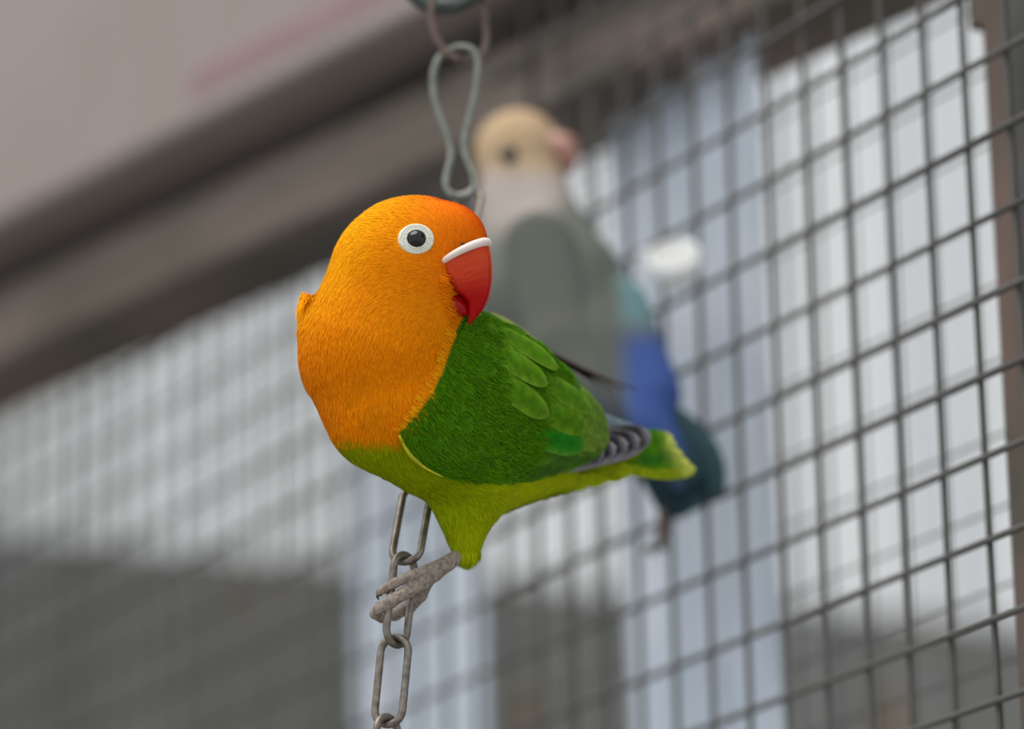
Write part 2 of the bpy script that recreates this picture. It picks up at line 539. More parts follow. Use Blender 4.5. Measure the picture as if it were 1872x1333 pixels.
# bluish plastic strips fixed behind the mesh
M['plastic'] = vary(material('bluish_plastic', rough=0.35), 30, lin(190, 202, 216), lin(226, 233, 243), stretch=(1, 1, 0.5), detail=2)
def strip(x0, x1, y_top, label):
    a = mesh_pt(x0, 700, 0.03); b = mesh_pt(x1, 700, 0.03)
    z0, z1 = top, mesh_pt((x0 + x1) / 2, y_top, 0.03)[2]
    a[2] = b[2] = z0
    nU, nV = 13, 9; V = []
    for j in range(nV):
        for i in range(nU):
            u, v = i / (nU - 1), j / (nV - 1)
            V.append(a + (b - a) * u + Z * (z1 - z0) * v + MN * 0.003 * math.sin(u * 19 + 2 * v))
    Fs = [(j * nU + i, j * nU + i + 1, (j + 1) * nU + i + 1, (j + 1) * nU + i) for j in range(nV - 1) for i in range(nU - 1)]
    o = mesh_obj('plastic_strip', np.array(V), Fs, M['plastic'], loc=(a + b) / 2)
    s = o.modifiers.new('thickness', 'SOLIDIFY'); s.thickness = 0.002
    o['label'] = label; o['category'] = 'plastic strip'
    return o
strip(1140, 1408, 60, 'pale bluish plastic strip behind the mesh, behind the blue winged bird')
strip(648, 885, 300, 'pale bluish plastic strip behind the mesh, behind the hanging chain')

# ================================================================== the orange and green bird
S1 = bird_space(F_BIRD)
root = empty('lovebird', S1((765, 1075, -30)), 'orange headed green lovebird with red beak perched on the hanging chain', 'bird')

CONES_HEAD = [((750, 492, -8), (750, 492, -8), 125, 125, 0.84),
              ((782, 473, -2), (780, 473, -2), 101, 101, 0.80),
              ((782, 473, 0), (827, 437, 38), 99, 58, 0.80),
              ((770, 520, -2), (812, 556, 28), 92, 44, 0.84),
              ((738, 522, -6), (694, 630, 4), 136, 143, 0.86)]
CONES_BODY = [((692, 655, -2), (724, 735, 2), 143, 128, 0.82),
              ((724, 735, 2), (795, 795, -30), 127, 108, 0.86),
              ((795, 790, -30), (930, 800, -150), 108, 92, 0.95),
              ((930, 800, -150), (1075, 832, -278), 88, 30, 1.0),
              ((845, 690, -125), (955, 768, -195), 108, 92, 0.95),
              ((955, 768, -200), (1050, 805, -275), 86, 36, 1.0),
              ((1050, 810, -285), (1140, 832, -355), 34, 14, 0.9),
              ((850, 890, -52), (852, 1002, -62), 76, 27, 0.85),
              ((862, 885, -75), (1010, 872, -215), 68, 30, 0.9),
              ((576, 588, 0), (553, 533, 0), 26, 2, 1.0)]


def body_sdf(P):
    h = sdf_cones(P, CONES_HEAD, 40.0)
    b = sdf_cones(P, CONES_BODY, 34.0)
    k = 20.0
    t = np.clip(0.5 + 0.5 * (h - b) / k, 0, 1)
    return h * (1 - t) + b * t - k * t * (1 - t)


C_ORANGE = lin(240, 140, 6); C_YEL = lin(252, 172, 4); C_RED = lin(246, 84, 22); C_CHEST = lin(236, 132, 2)
C_BELLY = lin(136, 152, 0); C_VENT = lin(168, 182, 10); C_BACK = lin(84, 150, 8)


def plumage(P):
    x, y, w = P[..., 0], P[..., 1], P[..., 2]
    n1 = np.sin(x * .051 + 1.3 * np.sin(y * .043)) * np.cos(y * .047 + w * .05)
    n2 = np.sin(x * .21 + y * .13) * np.sin(y * .19 - w * .17)
    head = mix(np.broadcast_to(C_ORANGE, P.shape), C_YEL, sstep(0, 150, (735 - x) + (470 - y) * .9))
    d = np.linalg.norm(P - np.array([880, 400, 0]), axis=-1)
    head = mix(head, C_RED, 0.95 * np.exp(-(d / 92.) ** 2))
    d = np.linalg.norm(P - np.array([815, 480, 80]), axis=-1)
    head = mix(head, lin(232, 108, 14), 0.5 * np.exp(-(d / 60.) ** 2))
    head = mix(head, C_CHEST, sstep(560, 680, y))
    head = mix(head, lin(206, 128, 4), 0.5 * np.clip(n1, 0, 1) * sstep(660, 740, y))
    belly = mix(np.broadcast_to(C_BELLY, P.shape), C_VENT, np.clip(sstep(820, 980, x) * sstep(840, 900, y) + .5 * sstep(900, 980, y), 0, 1))
    belly = mix(belly, C_BACK, sstep(-60, -170, w) * sstep(830, 760, y))
    yb = 806 - 1.0 * np.maximum(0, x - 775) - 0.9 * np.maximum(0, -w - 40) + 7 * n2 + 5 * n1
    c = mix(head, belly, sstep(-20, 14, y - yb))
    return c


BV, BF = surface_net(body_sdf, (520, 345, -380), (1180, 1045, 170), 4.2)
body = mesh_obj('body', S1(BV), BF, M['plumage'], root, cols=plumage(BV))

# fine barbs over the body
BEAK_C = np.array([838, 498, 25.0])
EYE_P = np.array([761, 438.0]); EYE_W = float(raycast(body_sdf, 761, 438)[0])
EYE = np.array([761, 438, EYE_W])
NB = 210000
P = surface_samples(BV, BF, NB)
N = gradient(body_sdf, P)
back = (N[:, 2] < -0.35) & (RNG.random(len(P)) < 0.6)
d_eye = np.linalg.norm(P - EYE, axis=1)
d_cere = np.linalg.norm((P - np.array([856, 500, 30])) * [1, .75, .6], axis=1)
keep = ~back & (d_eye > 33) & (d_cere > 40)
P, N = P[keep], N[keep]
db = np.linalg.norm(P - BEAK_C, axis=1)
rad = nrm(P - BEAK_C)
down = nrm(np.stack([0.10 * np.sin(P[:, 1] * .02), np.ones(len(P)), np.zeros(len(P))], 1))
rear = nrm(np.array([0.86, 0.22, -0.46]))
leg = nrm(np.array([0.05, 1.0, -0.05]))
wt = sstep(110, 270, db) * sstep(380, 560, P[:, 1] + .25 * (740 - P[:, 0]))
D = rad * (1 - wt)[:, None] + down * wt[:, None]
wr = np.clip(sstep(760, 860, P[:, 1]) * sstep(640, 800, P[:, 0]) + sstep(790, 900, P[:, 0]) * sstep(620, 700, P[:, 1]), 0, 1)
D = D * (1 - wr)[:, None] + rear * wr[:, None]
wl_ = sstep(890, 950, P[:, 1]) * sstep(960, 900, P[:, 0])
D = D * (1 - wl_)[:, None] + leg * wl_[:, None]
D += RNG.normal(0, 0.10, D.shape)
T = D - N * (D * N).sum(1)[:, None]; T = nrm(T)
near = sstep(60, 200, db)
ln = (9 + 9 * near + 5 * wr) * RNG.uniform(.75, 1.3, len(P))
edge = sstep(-18, 0, P[:, 1] - (800 - 1.0 * np.maximum(0, P[:, 0] - 775))) * (P[:, 0] > 700) * (P[:, 1] < 815)
wd = RNG.uniform(1.0, 1.9, len(P)) + 0.5 * wr
lf = ln * RNG.uniform(.05, .14, len(P))
tuft = np.exp(-(np.linalg.norm(P - np.array([560, 548, 0]), axis=1) / 22) ** 2)
ln = ln * (1 + .5 * tuft); lf = lf + ln * .4 * tuft
# breast feathers that lie fringe-like over the front of the wing
FR = catmull([(738, 796), (775, 745), (806, 695), (824, 650), (834, 610)], 900)
fx = FR[RNG.integers(0, 900, 1900)] + RNG.normal(0, 2.5, (1900, 2)) + np.array([-11, -7]) * RNG.uniform(0.2, 1.8, (1900, 1))
fwv = raycast(body_sdf, fx[:, 0], fx[:, 1]); ok = ~np.isnan(fwv)
Pf = np.column_stack([fx, fwv])[ok]; Nf = gradient(body_sdf, Pf)
Df = nrm(np.stack([np.full(len(Pf), .72), np.full(len(Pf), .62), np.full(len(Pf), -.25)], 1) + RNG.normal(0, .12, (len(Pf), 3)))
Tf = nrm(Df - Nf * (Df * Nf).sum(1)[:, None])
P = np.vstack([P, Pf]); N = np.vstack([N, Nf]); T = np.vstack([T, Tf])
ln = np.append(ln, RNG.uniform(11, 22, len(Pf))); wd = np.append(wd, RNG.uniform(1.4, 2.2, len(Pf))); lf = np.append(lf, RNG.uniform(5, 8, len(Pf)))
FVv, FFf = barbs(P, N, T, ln, wd, lf)
cc = plumage(P)
cc[-len(Pf):] = mix(plumage(Pf - np.array([30, 25, 0])), np.broadcast_to(lin(222, 168, 12), Pf.shape), RNG.random(len(Pf)) ** 2)
cc = cc * (1 + RNG.normal(0, .09, (len(P), 1)))
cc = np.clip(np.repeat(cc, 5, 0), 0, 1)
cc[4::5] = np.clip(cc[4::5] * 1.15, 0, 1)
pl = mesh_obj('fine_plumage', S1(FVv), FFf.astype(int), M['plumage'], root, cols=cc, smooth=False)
pl['kind'] = 'stuff'

# cheek feathers that overlap the corner of the mouth
cx_ = RNG.uniform(0, 1, 700)
ck = np.stack([np.interp(cx_, [0, .5, 1], [806, 812, 828]), np.interp(cx_, [0, .5, 1], [508, 545, 582])], 1) + RNG.normal(0, 3.5, (700, 2))
ckw = raycast(body_sdf, ck[:, 0], ck[:, 1]); ok = ~np.isnan(ckw)
Pc = np.column_stack([ck, ckw])[ok]; Nc = gradient(body_sdf, Pc)
Tc_ = nrm(np.array([.92, .30, .45]) + RNG.normal(0, .14, (len(Pc), 3)))
V, Fs = barbs(Pc, Nc, Tc_, RNG.uniform(8, 15, len(Pc)), RNG.uniform(1.3, 2.2, len(Pc)), RNG.uniform(4, 9, len(Pc)))
ccc = np.repeat(plumage(Pc) * (1 + RNG.normal(0, .1, (len(Pc), 1))), 5, 0)
mc = mesh_obj('cheek_plumage', S1(V), Fs, M['plumage'], root, cols=np.clip(ccc, 0, 1), smooth=False); mc['kind'] = 'stuff'

# --- eye
EN = gradient(body_sdf, EYE[None])[0]
EN = nrm(EN * 0.7 + np.array([0.10, -0.02, 1.0]) * 0.5)
e1 = nrm(np.cross([0, 1, 0], EN)); e2 = np.cross(EN, e1)


def revolve(center, n, prof, seg=40, sx=1.0, sy=1.0):
    a1 = nrm(np.cross([0, 1, 0.01], n)); a2 = np.cross(n, a1)
    V = []; Fs = []
    for (r, h) in prof:
        for k in range(seg):
            an = 2 * math.pi * k / seg
            V.append(center + r * (sx * math.cos(an) * a1 + sy * math.sin(an) * a2) + n * h)
    for i in range(len(prof) - 1):
        for k in range(seg):
            Fs.append((i * seg + k, i * seg + (k + 1) % seg, (i + 1) * seg + (k + 1) % seg, (i + 1) * seg + k))
    return np.array(V), Fs


EC = EYE + EN * 3.0
eyo = None
prof = [(35, -8), (33.5, -1), (31, 3.2), (28.5, 3.6), (27.3, 2.6), (26, 4.4), (24.2, 4.8), (23.4, 3.7), (22, 5.4), (20.2, 6.0), (18.6, 5.6), (17, 2.5), (16.4, -4)]
V, Fs = revolve(EC, EN, prof, sx=0.98, sy=0.88)
# the ring is drawn out to a corner at its lower front
dv = V - EC; ang = np.arctan2(-(dv @ e2), dv @ e1)
rr = np.linalg.norm(dv - np.outer(dv @ EN, EN), axis=1)
eye_grp = mesh_obj('eye_ring', S1(V), Fs, M['eye_ring'], root)
eye_grp['label'] = 'bare white wrinkled ring around the eye'
prof = [(20.5 * math.cos(a), 20.5 * math.sin(a)) for a in np.linspace(-0.5, math.pi / 2 - 0.02, 14)]
V, Fs = revolve(EC - EN * 7.5, EN, prof, sx=0.98, sy=0.96)
mesh_obj('eye', S1(V), Fs, M['eye'], root)['label'] = 'round shiny black eye'

# --- beak
LAT = nrm(np.array([-0.45, 0.0, 0.89]))


def mid_w(px): return 76 + 0.50 * (px - 852)


def loft(st, seg=24, n=26, sharp=1.0):
    """st: rows (Ox,Oy, Ix,Iy, b); returns V,F, params"""
    A = catmull(np.array(st, float), n); V = []; uv = []
    for i, (ox, oy, ix, iy, b) in enumerate(A):
        O = np.array([ox, oy, mid_w(ox)]); I = np.array([ix, iy, mid_w(ix)])
        C = (O + I) / 2; h = (O - I) / 2
        for k in range(seg):
            a = 2 * math.pi * k / seg
            ca, sa = math.cos(a), math.sin(a)
            lw = abs(sa) ** 0.85 * (1 if sa >= 0 else -1)
            V.append(C + h * ca + LAT * max(b, .3) * lw * (1 - 0.18 * ca))
            uv.append((i / (n - 1), ca))
    Fs = [(i * seg + k, i * seg + (k + 1) % seg, (i + 1) * seg + (k + 1) % seg, (i + 1) * seg + k) for i in range(n - 1) for k in range(seg)]
    Fs.append(tuple((n - 1) * seg + k for k in range(seg)))
    return np.array(V), Fs, np.array(uv)


ST_UP = [(886, 444, 811, 488, 38), (890, 450, 814, 495, 40), (895, 463, 817, 506, 39), (898, 492, 825, 521, 36), (897, 520, 836, 534, 31),
         (892, 545, 849, 542, 23), (884, 564, 857, 553, 15), (873, 578, 858, 570, 9), (862, 590, 857, 584, 4), (857, 595, 856, 592, 1.5)]
V, Fs, uv = loft(ST_UP, seg=40, n=120)
base_c = lin(206, 66, 26); tip_c = lin(178, 4, 8)
bc = mix(np.broadcast_to(base_c, V.shape), tip_c, sstep(.18, .58, uv[:, 0]))
bc = bc * (1 + 0.05 * np.sin(uv[:, 0] * 90)[:, None])           # growth lines of the horn
ctr_ = np.repeat(V.reshape(120, 40, 3).mean(1), 40, 0)
for u0, a0, b0_ in ((.345, -.55, .75), (.385, -.2, .6), (.30, .1, .6)):      # raised scratches across the horn
    ln_ = np.exp(-((uv[:, 0] - u0 - .012 * np.sin(uv[:, 1] * 7)) / .009) ** 2) * sstep(a0, a0 + .15, uv[:, 1]) * sstep(b0_, b0_ - .15, uv[:, 1])
    V = V + nrm(V - ctr_) * (0.9 * ln_)[:, None]
up_b = mesh_obj('upper_beak', S1(V), Fs, M['beak'], root, cols=np.clip(bc, 0, 1))
up_b['label'] = 'hooked glossy red upper beak'
ST_LO = [(806, 508, 806, 560, 8), (824, 522, 822, 572, 20), (840, 533, 838, 578, 30), (851, 541, 848, 579, 22), (858, 553, 855, 577, 11), (860, 565, 858, 574, 3)]
V, Fs, uv = loft(ST_LO, n=16)
mesh_obj('lower_beak', S1(V), Fs, M['beak'], root, cols=np.broadcast_to(lin(160, 8, 8), V.shape))['label'] = 'red lower beak'
# cere: soft white band round the root of the upper beak
ring = []; rads = []
o_, i_, b0 = np.array([886, 443.0]), np.array([811, 487.0]), 41
O = np.array([o_[0], o_[1], mid_w(o_[0])]); I = np.array([i_[0], i_[1], mid_w(i_[0])]); Cc = (O + I) / 2; hh = (O - I) / 2
for k in range(44):
    a = 2 * math.pi * k / 44
    ring.append(Cc + hh * math.cos(a) * 1.02 + LAT * b0 * math.sin(a) * 1.02)
    rads.append(4.2 + 4.2 * (0.5 + 0.5 * math.cos(a)) ** .7)
V, Fs = tube(np.array(ring), np.array(rads), sides=10, closed=True)
cere = mesh_obj('cere', S1(V), Fs, M['cere'], root); cere['label'] = 'soft white band above the beak'
for s in (1, -1):
    c = Cc + hh * .45 + LAT * b0 * .86 * s + np.array([-3, -9, 0])
    V, Fs = revolve(c, LAT * s, [(5 * math.cos(a), 3 * math.sin(a)) for a in np.linspace(0, math.pi / 2 - .05, 6)], seg=12, sy=.6)
    mesh_obj('nostril', S1(V), Fs, M['nostril'], cere)

# --- near wing -----------------------------------------------------------
LOW = catmull([(730, 790), (768, 842), (812, 868), (868, 880), (930, 880), (1000, 866), (1058, 848), (1098, 828)], 60)
UPE = catmull([(850, 575), (893, 580), (945, 606), (990, 636), (1030, 674), (1064, 712), (1090, 748), (1104, 784)], 60)
FRO = catmull([(730, 790), (772, 740), (805, 690), (825, 640), (836, 605), (850, 575)], 60)
REA = catmull([(1098, 828), (1104, 812), (1106, 796), (1104, 784)], 60)


def samp(Cv, t):
    x = np.clip(np.asarray(t, float), 0, 1) * (len(Cv) - 1)
    i = np.minimum(x.astype(int), len(Cv) - 2); f = (x - i)[..., None]
    return Cv[i] * (1 - f) + Cv[i + 1] * f


def wing_xy(s, t):
    s, t = np.broadcast_arrays(np.asarray(s, float), np.asarray(t, float))
    s_ = s[..., None]; t_ = t[..., None]
    return ((1 - t_) * samp(LOW, s) + t_ * samp(UPE, s) + (1 - s_) * samp(FRO, t) + s_ * samp(REA, t)
            - ((1 - s_) * (1 - t_) * LOW[0] + s_ * (1 - t_) * LOW[-1] + (1 - s_) * t_ * UPE[0] + s_ * t_ * UPE[-1]))


# depth of the wing: laid over the body with a smooth falloff
GS, GT = 41, 25
gs, gt = np.meshgrid(np.linspace(0, 1, GS), np.linspace(0, 1, GT), indexing='ij')
gxy = wing_xy(gs, gt)
gw = raycast(body_sdf, gxy[..., 0].ravel(), gxy[..., 1].ravel()).reshape(GS, GT)
ray0 = gw.copy()
lower_w = np.interp(np.linspace(0, 1, GS), [0, .25, .6, 1], [70, 15, -110, -262])
man = lower_w[:, None] + (np.sin(np.pi * np.linspace(.08, .80, GT)) * 62 - 20)[None] * np.interp(np.linspace(0, 1, GS), [0, .5, 1], [.6, 1, .25])[:, None] - 110 * (gt ** 3) * (1 - gs) 
gw = np.where(np.isnan(gw), man, np.maximum(gw + 5, man))
for _ in range(14):                                  # smooth the sheet
    p = np.pad(gw, 1, mode='edge')
    p[0, 1:-1] = 2 * gw[0] - gw[1]; p[-1, 1:-1] = 2 * gw[-1] - gw[-2]; p[1:-1, 0] = 2 * gw[:, 0] - gw[:, 1]; p[1:-1, -1] = 2 * gw[:, -1] - gw[:, -2]
    gw = (p[:-2, 1:-1] + p[2:, 1:-1] + p[1:-1, :-2] + p[1:-1, 2:] + 2 * gw) / 6
    if _ < 12: gw = np.where(np.isnan(ray0), gw, np.maximum(gw, ray0 + 5 - 7 * sstep(.10, 0.0, gs)))
WG = np.concatenate([gxy, gw[..., None]], -1)


def wing_pt(s, t):
    x = np.clip(s, 0, 1) * (GS - 1); y = np.clip(t, 0, 1) * (GT - 1)
    i = np.minimum(np.asarray(x).astype(int), GS - 2); j = np.minimum(np.asarray(y).astype(int), GT - 2)
    fx = np.asarray(x - i)[..., None]; fy = np.asarray(y - j)[..., None]
    return WG[i, j] * (1 - fx) * (1 - fy) + WG[i + 1, j] * fx * (1 - fy) + WG[i, j + 1] * (1 - fx) * fy + WG[i + 1, j + 1] * fx * fy


def wing_frame(s, t):
    e = .02
    a = wing_pt(np.minimum(s + e, 1), t) - wing_pt(np.maximum(s - e, 0), t)
    b = wing_pt(s, np.minimum(t + e, 1)) - wing_pt(s, np.maximum(t - e, 0))
    n = nrm(np.cross(a, b)); n = np.where(n[..., 2:3] < 0, -n, n)
    return nrm(a), nrm(b), n


G_MID = lin(68, 116, 5); G_BRI = lin(96, 148, 8); G_OLV = lin(112, 146, 40); G_EMR = lin(30, 128, 14)


def wing_col(s, t):
    s, t = np.broadcast_arrays(np.asarray(s, float), np.asarray(t, float))
    c = np.broadcast_to(G_MID, s.shape + (3,))
    return mix(c, G_OLV, .75 * sstep(.7, 1.0, s))


wing = None
V = S1(WG.reshape(-1, 3)); Fq = [(i * GT + j, i * GT + j + 1, (i + 1) * GT + j + 1, (i + 1) * GT + j) for i in range(GS - 1) for j in range(GT - 1)]
wing = mesh_obj('wing', V, Fq, M['vane'], root, cols=wing_col(gs.ravel(), gt.ravel()))
sm = wing.modifiers.new('thickness', 'SOLIDIFY'); sm.thickness = 0.0008; sm.offset = 0
wing['label'] = 'folded green wing with dark flight feathers'


def wing_feather(s0, t0, ds, dt, width, col, lift, name='covert_feather', edge=None, edge_amt=.5, tip=.55):
    ss = np.linspace(0, 1, 6)
    sa = np.clip(s0 + ds * ss, 0, 1); ta = np.clip(t0 + dt * ss, 0.0, 1)
    A = wing_pt(sa, ta); _, B, Nn = wing_frame(sa, ta)
    A = A + Nn * (1.2 + lift * np.linspace(.15, 1, 6))[:, None]
    V, Fs, uv = feather_mesh(A, width, B[3], Nn[3], nx=9 if name[0] == 'c' else 13, ny=5, camber=.07, tip=tip, base=.6)
    c = np.broadcast_to(col, V.shape).copy()
    e = edge if edge is not None else np.minimum(col * 1.7 + .01, 1)
    rim = np.maximum(np.abs(uv[:, 1]) ** 6, sstep(.84, 1.0, uv[:, 0]))
    c = mix(c, e, edge_amt * rim)
    c = c * (1 - .18 * (np.abs(uv[:, 1]) < .05))[:, None]
    return mesh_obj(name, S1(V), Fs, M['vane'], wing, cols=np.clip(c, 0, 1))


# rear rows first (they lie deepest), front rows on top
rows = []
for ci, s0 in enumerate([.80, .70, .60, .51, .43, .36, .29, .23, .17, .11, .05]):
    nrow = 9 if s0 < .5 else 7
    for k in range(nrow):
        t0 = (k + .5 + (.5 if ci % 2 else 0) - .25) / nrow
        rows.append((s0, min(t0, .985), nrow, ci))
for (s0, t0, nrow, ci) in rows:
    s = s0 + random.uniform(-.015, .015); t = max(t0 + random.uniform(-.01, .01), .085)
    p = wing_pt(s, .0); q = wing_pt(s, 1.0)
    span = np.linalg.norm(q - p)
    L = (.20 if s0 > .45 else .15)
    col = wing_col(np.array(min(s + .1, 1)), np.array(t)) * random.uniform(.78, 1.2)
    wing_feather(s, t, L, -.02 + random.uniform(-.02, .02), span / nrow * 1.45, col, 4.0 + ci * .35, edge_amt=.34)

# big feathers at the rear of the wing
big = [(.60, .14, .38, -.03, 56, G_MID, 8), (.58, .30, .41, -.02, 60, mix(G_MID, G_OLV, .3), 9), (.58, .48, .42, .0, 62, G_OLV, 10),
       (.60, .68, .38, .02, 58, mix(G_MID, G_OLV, .7), 11), (.52, .86, .44, .04, 44, mix(G_MID, G_OLV, .5), 12),
       (.50, .40, .30, -.06, 54, G_EMR, 14), (.44, .60, .34, -.06, 52, mix(G_MID, G_BRI, .5), 15), (.38, .80, .40, -.03, 46, mix(G_MID, G_BRI, .5), 16),
       (.22, .62, .34, -.08, 50, mix(G_MID, G_BRI, .5), 15), (.14, .78, .36, -.04, 50, mix(G_MID, G_BRI, .5), 16), (.10, .92, .42, -.02, 44, mix(G_MID, G_BRI, .5), 17)]
for (s, t, ds, dt, wdt, col, lf_) in big:
    wing_feather(s, t, ds, dt, wdt, np.asarray(col), lf_, name='secondary_feather', edge=np.asarray(mix(np.asarray(col), lin(160, 190, 64), .5)), edge_amt=.55, tip=.6)

# yellow leading edge of the wing
A = catmull([(733, 793, 0), (750, 824, 0), (778, 850, 0), (812, 868, 0)], 14)
A[:, 2] = wing_pt(np.linspace(0, .26, 14), np.zeros(14))[:, 2] + 9
A[:, :2] += np.array([-3, 4])
V, Fs = tube(S1(A), np.interp(np.linspace(0, 1, 14), [0, .4, 1], [2.2, 3.8, 1.4]) * F_BIRD / FPX, sides=8)
mesh_obj('leading_edge', V, Fs, M['vane'], wing, cols=np.broadcast_to(lin(186, 184, 40), V.shape))['label'] = 'yellow edge of the wing'

# barbs over the wing coverts
nW = 11000
ss = RNG.random(nW) ** 1.2 * .62; tt = RNG.random(nW)
Pw = wing_pt(ss, tt); Aw, Bw, Nw = wing_frame(ss, tt)
Tw = nrm(Aw - Bw * (.12 + RNG.normal(0, .22, (nW, 1))) + Nw * .02)
V, Fs = barbs(Pw + Nw * RNG.uniform(2.5, 7.5, (nW, 1)), Nw, Tw, RNG.uniform(10, 20, nW), RNG.uniform(1.4, 2.4, nW), RNG.uniform(.8, 2.6, nW))
cw = wing_col(ss, tt) * (1 + RNG.normal(0, .2, (nW, 1)))
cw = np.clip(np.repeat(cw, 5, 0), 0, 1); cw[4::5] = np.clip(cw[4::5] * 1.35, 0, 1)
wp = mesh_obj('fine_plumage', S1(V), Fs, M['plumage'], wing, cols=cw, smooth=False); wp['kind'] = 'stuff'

# flight feathers: dark with pale grey rims, nested
C_BLK = lin(44, 42, 46); C_GRY = lin(142, 138, 142)
tips = [(1192, 800), (1172, 808), (1150, 815), (1128, 822), (1106, 829), (1084, 836)]
for k, (tx, ty) in enumerate(tips):
    w_tip = -326 + k * 20
    A = [(920 - 8 * k, 846 + 3 * k, -128 + k * 3), (1010 - 6 * k, 838 + 3 * k, -192 + 6 * k), (1095 - 10 * k, 818 + 4 * k, -252 + 12 * k), (tx - 26, ty, w_tip + 18), (tx, ty - 4, w_tip)]
    V, Fs, uv = feather_mesh(A, 68 - 4 * k, (0.12, 1, 0.25), (0.45, -.15, .9), nx=18, ny=9, camber=.05, tip=.74, base=.6)
    rim = np.clip(np.maximum(sstep(.66, .9, uv[:, 1]), np.maximum(sstep(.93, .985, uv[:, 0]), .5 * sstep(.85, 1, -uv[:, 1]))), 0, 1)
    c = mix(np.broadcast_to(C_BLK, V.shape), C_GRY, rim)
    mesh_obj('primary_feather', S1(V), Fs, M['vane'], wing, cols=c)['label'] = 'dark flight feather with a pale grey rim'

# rump and tail
def tail_feather(A, width, col, tipcol, side=(0.1, 1, .25), parent=root, name='tail_feather', t0=.8, edge=None):
    V, Fs, uv = feather_mesh(A, width, side, (.4, -.3, .85), nx=12, ny=5, camber=.06, tip=.72, base=.6)
    c = mix(np.broadcast_to(np.asarray(col), V.shape), np.asarray(tipcol), sstep(t0, .97, uv[:, 0]))
    if edge is not None: c = mix(c, np.asarray(edge), .8 * sstep(.55, .95, uv[:, 1]))
    return mesh_obj(name, S1(V), Fs, M['vane'], parent, cols=c)


G_T1, G_T2, G_Y = lin(72, 128, 8), lin(140, 158, 6), lin(206, 214, 96)
G_T3 = lin(52, 112, 26)
for k, (tx, ty, w0, wd_, cl) in enumerate([(1274, 858, -452, 44, G_T2), (1262, 846, -446, 44, G_T1), (1250, 830, -442, 44, G_T3), (1238, 812, -440, 40, G_T1), (1232, 800, -446, 34, G_T1)]):
    y0 = [842, 832, 820, 808, 796][k]
    A = [(1060, y0 - 8 + k, -272 - 3 * k), (1130, y0 + 1, -330 - 3 * k), (1200, (y0 + 2 * ty) / 3 + 2, -390 - 2 * k), (tx, ty, w0)]
    tail_feather(A, wd_, cl, G_Y, t0=.80, edge=G_T2 if k < 2 else None)
for k in range(4):
    A = [(1040 + 10 * k, 766 + 4 * k, -262 - 10 * k), (1085 + 12 * k, 762 + 5 * k, -318 - 9 * k), (1120 + 16 * k, 768 + 6 * k, -352 - 10 * k)]
    tail_feather(A, 24, lin(122, 138, 150), lin(150, 160, 172), name='rump_feather', t0=.6)
# under-tail tufts
for k in range(12):
    x = 905 + 17 * k; y = 914 - 4.4 * k + random.uniform(-3, 3)
    A = [(x - 20, y - 22, -130 - 13 * k), (x + 22, y - 6, -165 - 13 * k), (x + 62 + random.uniform(-8, 8), y - 4 + random.uniform(-4, 6), -200 - 13 * k)]
    tail_feather(A, 30, mix(C_VENT, C_BELLY, random.random()), C_VENT, name='undertail_feather', t0=.7)

# --- far wing: mirror sheet plus the dark flight feathers that show behind the back
fw_ = WG.copy(); ctr = np.interp(fw_[..., 0], [720, 860, 1100], [10, -120, -300])
fw_[..., 2] = 2 * ctr - fw_[..., 2] * 1.0 + 4
fw_[..., 1] += -6
fwing = mesh_obj('wing', S1(fw_.reshape(-1, 3)), Fq, M['vane'], root, cols=wing_col(gs.ravel(), gt.ravel()))
sm = fwing.modifiers.new('thickness', 'SOLIDIFY'); sm.thickness = 0.0008; sm.offset = 0
for k in range(4):
    A = [(905 + 6 * k, 588 + 6 * k, -300), (985, 630 + 3 * k, -345 - 6 * k), (1070, 674 + 4 * k, -400 - 8 * k), (1165 - 22 * k, 712 + 2 * k, -455 - 6 * k)]
    V, Fs, uv = feather_mesh(A, 34, (0.1, .22, 1), (.2, -1, .1), nx=12, ny=5, camber=.04, tip=.5, base=.6)
    mesh_obj('primary_feather', S1(V), Fs, M['vane'], fwing, cols=np.broadcast_to(lin(58, 46, 38), V.shape))
A = [(880, 572, -262), (925, 588, -290), (982, 622, -325)]
V, Fs, uv = feather_mesh(A, 46, (0.2, .5, 1), (.3, -1, .2), nx=10, ny=5, camber=.06)
mesh_obj('secondary_feather', S1(V), Fs, M['vane'], fwing, cols=np.broadcast_to(lin(140, 152, 72), V.shape))

# --- foot ----------------------------------------------------------------
CH0 = -14.0      # chain depth (w) at the grip
TOES = [[((858, 1000, -74), 12), ((842, 1014, -58), 14), ((818, 1030, -40), 14.5), ((792, 1046, -18), 18), ((770, 1058, -2), 21)],
        [((772, 1049, 4), 13), ((750, 1053, 22), 9.5), ((724, 1065, 26), 9), ((703, 1077, 20), 8), ((692, 1083, 8), 6)],
        [((770, 1066, 6), 15), ((745, 1082, 28), 12), ((715, 1099, 32), 12.5), ((694, 1112, 24), 11), ((686, 1122, 6), 10), ((698, 1132, -22), 8)],
        [((776, 1064, -8), 16), ((768, 1088, -22), 13), ((748, 1110, -34), 12), ((722, 1124, -38), 11), ((704, 1128, -34), 8)],
        [((780, 1060, -14), 14), ((764, 1076, -34), 11), ((742, 1086, -44), 10), ((720, 1090, -44), 7)]]
TC = []
for toe in TOES:
    for (a, ra), (b, rb2) in zip(toe[:-1], toe[1:]): TC.append((a, b, ra, rb2, 1.0))
foot_sdf = lambda P: sdf_cones(P, TC, 3.5)
V, Fs = surface_net(foot_sdf, (668, 985, -80), (875, 1150, 62), 2.2)
g = gradient(foot_sdf, V)
ringy = np.sin((V[:, 0] * .75 - V[:, 1] * .35) * .95) * np.sin(V[:, 1] * .8 + V[:, 2] * .6)
V = V + g * (0.4 * ringy)[:, None]
